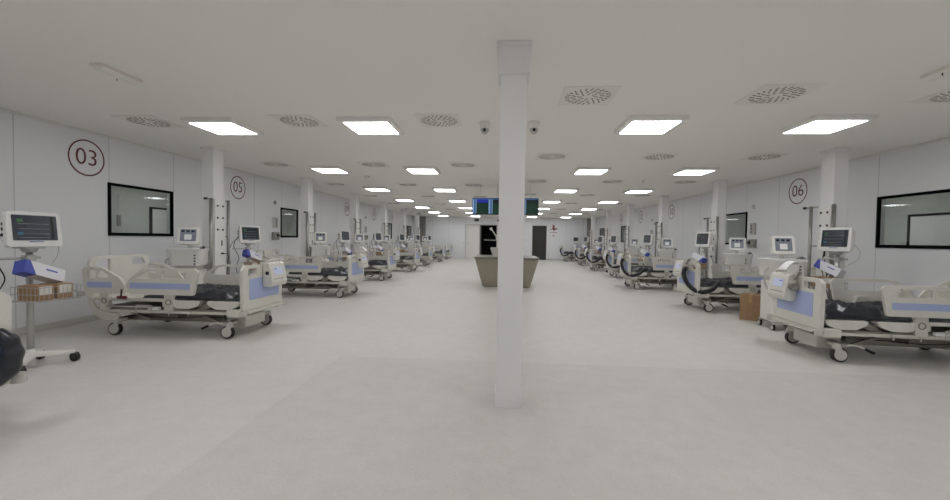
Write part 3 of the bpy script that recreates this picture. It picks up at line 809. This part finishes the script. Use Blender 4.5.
# ------------------------------------------------------------------ ventilator on cart
def make_vent():
    r = root('ventilator', '', 'ventilator', (0,0,0), 0, 'wheeled ventilators beside the beds')
    fn = lambda a, b, t: (a,b,t)
    MB().prism(rrect(-.21,-.22,.21,.22,.05), [], fn, .14, .78).build('cart_body', M['device'], r, .01)
    MB().box(-.17,.17,-.226,-.22,.46,.74).build('front_panel', M['device2'], r, .002)
    MB().box(-.17,.17,-.228,-.22,.18,.42).build('drawer', M['device2'], r, .003)
    MB().prism(rrect(-.23,-.24,.23,.24,.06), [], fn, .86, 1.12).build('ventilator_unit', M['device'], r, .015)
    MB().prism(rrect(-.16,-.20,.16,.20,.04), [], fn, .78, .86).build('neck', M['device2'], r)
    MB().prism(rrect(-.26,-.27,.26,.27,.06), [], fn, 1.12, 1.155).build('top_tray', M['white'], r, .01)
    g = MB()
    for z in (.88,.93,.98,1.03): g.box(.14,.17,-.248,-.238,z,z+.028)
    g.build('connectors', M['darkplastic'], r, .003)
    MB().cyl((0,.02,1.155),(0,.02,1.26),.035,n=14).build('screen_post', M['device2'], r)
    T = Matrix.Translation((0,-.02,1.375)) @ Matrix.Rotation(-.22,4,'X')
    b = MB(); b.prism(rrect(-.165,-.15,.165,.15,.03), [], lambda a, c, t: T @ Vector((a,t,c)), -.035, .035)
    hd = b.build('screen_case', M['device'], r, .01)
    MB().prism(rrect(-.125,-.10,.12,.115,.01), [], lambda a, c, t: T @ Vector((a,t,c)), -.038, -.0345).build('screen', M['screen_grey'], hd)
    MB().prism(rrect(-.06,-.075,.05,.02,.01), [], lambda a, c, t: T @ Vector((a,t,c)), -.040, -.0378).build('screen_window', M['paper'], hd)
    g = MB()
    for q in range(3): g.prism(rrect(-.11+q*.075,.06,-.06+q*.075,.095,.005), [], lambda a, c, t: T @ Vector((a,t,c)), -.040, -.0378)
    g.build('screen_tiles', M['screen_dark'], hd)
    g = MB(); g.tube(smooth_path([(.20,-.05,1.165),(.24,-.1,1.19),(.27,-.12,1.17)]), .012, 8); g.box(.20,.27,-.15,-.11,1.155,1.18); g.build('side_hook', M['black'], r)
    g = MB(); g.tube(smooth_path([(-.23,-.1,1.0),(-.30,-.14,.96),(-.31,-.16,.80),(-.27,-.2,.66),(-.20,-.20,.62)]), .014, 8); g.build('breathing_hose', M['outlet'], r)
    for sx in (-1,1):
        for sy in (-1,1):
            x, y = sx*.19, sy*.22
            g = MB(); g.box(min(0,x),max(0,x),y-.02,y+.02,.10,.14) ; g.cyl((x,y,.05),(x,y,.13),.018); g.cyl((x-.02,y,.05),(x+.02,y,.05),.035,n=14)
            ca = g.build('castor', M['castor'], r)
            MB().ring((x-.015,y,.05),(1,0,0),.034,.05,.03,18).build('tyre', M['tyre'], ca)
    # clear dust cover draped over the screen and tray
    nn = 28; rows = [(1.205,.05,.04),(1.20,.20,.16),(1.19,.33,.30),(1.165,.39,.36),(1.12,.41,.385),(1.04,.385,.36),(.96,.37,.34),(.88,.365,.335)]
    vs = []; fs = []
    for i, (z, rx, ry) in enumerate(rows):
        for k in range(nn):
            a = 2*PI*k/nn; sq = 1/max(abs(math.cos(a)),abs(math.sin(a)))**.6
            w = 1+.04*math.sin(k*2.7+i*1.3)*(i > 1)+.05*math.sin(k*1.1)*(i > 2)
            vs.append((rx*math.cos(a)*sq*w*.75, ry*math.sin(a)*sq*w*.88+.0, z+(.02*math.sin(k*1.9) if i > 3 else 0)))
    for i in range(len(rows)-1):
        for k in range(nn): fs.append((i*nn+k,i*nn+(k+1)%nn,(i+1)*nn+(k+1)%nn,(i+1)*nn+k))
    fs.append(tuple(range(nn)))
    q = MB().add(vs, fs, True).build('dust_cover', M['cover'], r); q['label'] = 'clear plastic dust cover'
    return r
# ------------------------------------------------------------------ patient monitor on a rolling stand
def make_monitor():
    r = root('patient_monitor', '', 'patient monitor', (0,0,0), 0, 'patient monitors on rolling stands')
    Z0 = 1.26
    T = Matrix.Translation((0,-.03,Z0+.165)) @ Matrix.Rotation(-.10,4,'X')
    m = MB(); m.prism(rounded([(-.245,-.18,.03),(.245,-.18,.03),(.23,.175,.03),(-.23,.175,.03)]), [], lambda a, c, t: T @ Vector((a,t,c)), -.045, .0)
    m.prism(rrect(-.185,-.13,.185,.14,.03), [], lambda a, c, t: T @ Vector((a,t,c)), .0, .10)
    mc = m.build('monitor_case', M['bezel'], r, .01)
    sc = MB().prism(rrect(-.195,-.115,.195,.14,.008), [], lambda a, c, t: T @ Vector((a,t,c)), -.048, -.0445).build('screen', M['screen_dark'], mc)
    MB().prism(rrect(-.155,.07,-.105,.10,.003), [], lambda a, c, t: T @ Vector((a,t,c)), -.050, -.0475).build('heart_reading', M['lit_green'], sc)
    MB().prism(rrect(-.155,-.06,-.11,-.03,.003), [], lambda a, c, t: T @ Vector((a,t,c)), -.050, -.0475).build('oxygen_reading', M['lit_cyan'], sc)
    g = MB()
    for z in (.05,.0,-.05,-.09): g.prism([(-.15,z),(.12,z),(.12,z+.004),(-.15,z+.004)], [], lambda a, c, t: T @ Vector((a,t,c)), -.0495, -.0475)
    g.build('trace_lines', M['grey_panel'], sc)
    MB().prism(rrect(.14,-.10,.168,.125,.003), [], lambda a, c, t: T @ Vector((a,t,c)), -.050, -.0475).build('menu_column', M['darkplastic'], sc)
    MB().cyl(T @ Vector((-.06,-.046,-.13)), T @ Vector((.06,-.046,-.13)), .004).build('lamp_strip', M['carton_blue'], mc)
    g = MB()
    for q in (-.06,0,.05): g.box(-.196,-.184,.0,.05,Z0+.15+q,Z0+.18+q)
    g.build('side_ports', M['darkplastic'], mc)
    MB().box(-.09,.09,-.08,.08,Z0-.03,Z0+.01).cyl((0,0,Z0-.07),(0,0,Z0-.03),.05,.07,n=16).build('mount_plate', M['alu'], r, .004)
    MB().cyl((0,0,.16),(0,0,Z0-.06),.028,n=16).build('pole', M['alu'], r)
    g = MB(); g.cyl((-.32,.03,Z0-.13),(.12,.03,Z0-.13),.012,n=10); g.box(-.04,.04,-.03,.05,Z0-.16,Z0-.10); g.build('handle_bar', M['alu'], r, .002)
    # wire basket
    g = MB(); x0, x1, y0, y1 = -.19,.19,-.36,-.04; zb, zt = .71, .85
    for z in (zb, .78, zt): g.tube([(x0,y0,z),(x1,y0,z),(x1,y1,z),(x0,y1,z)], .0035, 6, True)
    k = 9
    for i in range(k+1):
        x = x0+(x1-x0)*i/k; g.cyl((x,y0,zb),(x,y0,zt),.0025,n=5,caps=False); g.cyl((x,y1,zb),(x,y1,zt),.0025,n=5,caps=False); g.cyl((x,y0,zb),(x,y1,zb),.0025,n=5,caps=False)
    for i in range(8):
        y = y0+(y1-y0)*i/7; g.cyl((x0,y,zb),(x0,y,zt),.0025,n=5,caps=False); g.cyl((x1,y,zb),(x1,y,zt),.0025,n=5,caps=False)
    g.box(-.05,.05,-.045,-.02,.73,.85)
    g.build('basket', M['alu'], r)
    # base
    g = MB(); g.cyl((0,0,.10),(0,0,.19),.06,.035,n=18)
    fn = lambda a, b, t: (a,b,t)
    for sx in (-1,1):
        for sy in (-1,1):
            a = math.atan2(sy*.22, sx*.25); L_ = .33
            c, s_ = math.cos(a), math.sin(a)
            vs = []
            for t, w, z0, z1 in ((.0,.05,.105,.155),(L_,.028,.09,.12)):
                for (o, z) in ((-w,z0),(w,z0),(w,z1),(-w,z1)): vs.append((c*t-s_*o, s_*t+c*o, z))
            g.add(vs, [(0,1,2,3),(4,7,6,5),(0,4,5,1),(1,5,6,2),(2,6,7,3),(3,7,4,0)])
    g.build('base', M['device'], r, .008)
    for sx in (-1,1):
        for sy in (-1,1):
            x, y = sx*.245, sy*.215
            g = MB(); g.cyl((x,y,.06),(x,y,.10),.015); g.box(x-.02,x+.02,y-.03,y+.03,.07,.095); g.cyl((x-.022,y,.048),(x+.022,y,.048),.03,n=14)
            ca = g.build('castor', M['darkplastic'], r)
            MB().ring((x-.018,y,.048),(1,0,0),.03,.048,.036,18).build('tyre', M['tyre'], ca)
    # cables
    g = MB(); g.tube(smooth_path([(-.20,.03,Z0+.12),(-.25,.06,Z0+.02),(-.27,.06,Z0-.1),(-.21,.05,Z0-.22),(-.17,.05,Z0-.34),(-.24,.04,Z0-.48),(-.22,.03,Z0-.62)],5), .006, 6)
    g.tube(smooth_path([(-.20,.05,Z0+.08),(-.30,.10,Z0-.05),(-.34,.12,Z0-.25),(-.30,.12,Z0-.45),(-.30,.22,Z0-.75)],5), .005, 6)
    g.build('cable', M['black'], r)
    g = MB(); g.tube(smooth_path([(.21,.0,Z0+.10),(.29,.03,Z0+.0),(.27,.02,Z0-.12),(.17,-.03,Z0-.22),(.10,-.10,Z0-.28)],5), .004, 6)
    g.build('sensor_lead', M['outlet'], r)
    return r
vent = make_vent(); mon = make_monitor()
def small_box(name, w, d, h, m):
    g = MB().box(-w/2,w/2,-d/2,d/2,0,h); return g.build(name, m, None, .002)
cb = small_box('cardboard_box', .15, .22, .15, M['cardboard'])
MB().box(-.055,.055,-.1115,-.1105,.06,.14).build('label', M['label'], cb)
MB().box(-.013,.013,-.111,.111,.1502,.1512).build('tape', M['tape'], cb)
tag(cb, '', 'box', 'small cardboard boxes in the stand baskets')
ct = MB().box(-.19,.19,-.06,.06,0,.13).build('accessory_carton', M['carton_white'], None, .003)
MB().add([(-.1915,-.0615,-.001),(-.08,-.0615,-.001),(-.155,-.0615,.1315),(-.1915,-.0615,.1315),(-.1915,.0615,-.001),(-.08,.0615,-.001),(-.155,.0615,.1315),(-.1915,.0615,.1315)],[(0,1,2,3),(4,7,6,5),(0,4,5,1),(1,5,6,2),(2,6,7,3),(3,7,4,0)]).build('blue_end', M['carton_blue'], ct)
MB().box(.0,.11,-.0615,-.0598,.075,.09).build('print', M['carton_blue'], ct)
tag(ct, '', 'carton', 'white and blue cartons in the stand baskets')
index_kids()
cb['group'] = 'small cardboard boxes in the stand baskets'
def place_stand(x, y, rz, lab, k=1.0):
    c = first_or_copy(mon, (x,y,0), rz, 'patient monitor on rolling stand, %s' % lab)
    c.scale = (1,1,k)
    Rz = Matrix.Rotation(rz, 4, 'Z')
    for dx, w in ((-.09,'left-hand'),(.09,'right-hand')):
        p = Rz @ Vector((dx,-.19,0)); c = first_or_copy(cb, (x+p.x,y+p.y,.716*k), rz, '%s small box in the stand basket, %s' % (w, lab))
    p = Rz @ Vector((-.03,-.15,0)); c = first_or_copy(ct, (x+p.x,y+p.y,.93*k), rz, 'white and blue carton, %s' % lab)
    c.rotation_mode = 'XYZ'; c.rotation_euler = (-.25, .38, rz) if y < 9.5 else (.25, -.38, rz+PI)
LM = [(-4.86,3.86,math.radians(88)),(-5.22,8.02,math.radians(72)),(-4.75,11.85,math.radians(80)),(-4.85,15.4,math.radians(78)),(-4.9,19.3,math.radians(75)),(-4.9,23.0,math.radians(75)),(-4.9,26.7,math.radians(75))]
RM = [(5.24,6.72,math.radians(-76)),(5.04,10.5,math.radians(-76)),(5.05,14.4,math.radians(-76)),(4.95,18.3,math.radians(-74)),(5.15,21.6,math.radians(-74)),(5.15,25.3,math.radians(-74)),(5.15,28.7,math.radians(-50))]
for k, (x, y, a) in enumerate(LM): place_stand(x, y, a, '%s from the camera on the left side' % ORD[k])
for k, (x, y, a) in enumerate(RM): place_stand(x, y, a, '%s from the camera on the right side' % ORD[k], 1.04)
LV = [(-5.50,6.80,20),(-5.05,11.0,20),(-5.15,14.35,25),(-5.2,17.9,20),(-4.95,21.75,20),(-4.9,25.4,20)]
RV = [(4.60,7.02,-8),(5.46,9.85,-25),(5.35,13.6,-20),(5.5,17.35,-20),(5.5,21.0,-20),(5.6,24.65,-20)]
for k, (x, y, a) in enumerate(LV): first_or_copy(vent, (x,y,0), math.radians(a), 'white ventilator with clear plastic cover, %s from the camera on the left side' % ORD[k])
for k, (x, y, a) in enumerate(RV): first_or_copy(vent, (x,y,0), math.radians(a), 'white ventilator with clear plastic cover, %s from the camera on the right side' % ORD[k])

# big cardboard box standing beside the second right bed
r = MB().box(-.16,.16,-.15,.15,0,.47).build('cardboard_box', M['cardboard'], None, .003, loc=(4.60,7.78,0)); r.rotation_euler = (0,0,math.radians(-38))
tag(r, 'tall brown cardboard box on the floor by the second right bed', 'box')
MB().box(-.025,.025,-.1512,-.1502,.33,.46).box(-.025,.025,-.151,.151,.4702,.4712).build('tape', M['tape'], r)

# ------------------------------------------------------------------ world, camera, render look
w = bpy.data.worlds.new('world'); scene.world = w; w.use_nodes = True
w.node_tree.nodes['Background'].inputs[0].default_value = (.5,.5,.5,1); w.node_tree.nodes['Background'].inputs[1].default_value = .02
cam = bpy.data.cameras.new('camera'); co = bpy.data.objects.new('camera', cam); COL.objects.link(co)
yaw, pitch, roll, f = -.0672, .0265, .0158, 405.93
cam.sensor_fit = 'HORIZONTAL'; cam.sensor_width = 36; cam.lens = f/950*36; cam.clip_start = .02; cam.clip_end = 200
fw = Vector((math.sin(yaw), math.cos(yaw), 0)); rt = Vector((math.cos(yaw), -math.sin(yaw), 0)); up = Vector((0,0,1))
f2 = fw*math.cos(pitch)-up*math.sin(pitch); u2 = up*math.cos(pitch)+fw*math.sin(pitch)
r3 = rt*math.cos(roll)+u2*math.sin(roll); u3 = u2*math.cos(roll)-rt*math.sin(roll)
mx = Matrix((( r3.x,u3.x,-f2.x,0),(r3.y,u3.y,-f2.y,0),(r3.z,u3.z,-f2.z,CAM_Z),(0,0,0,1)))
co.matrix_world = mx
scene.camera = co
vs_ = scene.view_settings
scene.display_settings.display_device = 'sRGB'
vs_.view_transform = 'Standard'; vs_.look = 'None'; vs_.exposure = 0; vs_.gamma = 1; vs_.use_curve_mapping = False
cy = scene.cycles
cy.use_denoising = True; cy.max_bounces = 10; cy.diffuse_bounces = 6; cy.glossy_bounces = 4; cy.transparent_max_bounces = 16; cy.caustics_reflective = False; cy.caustics_refractive = False
cy.sample_clamp_indirect = 4
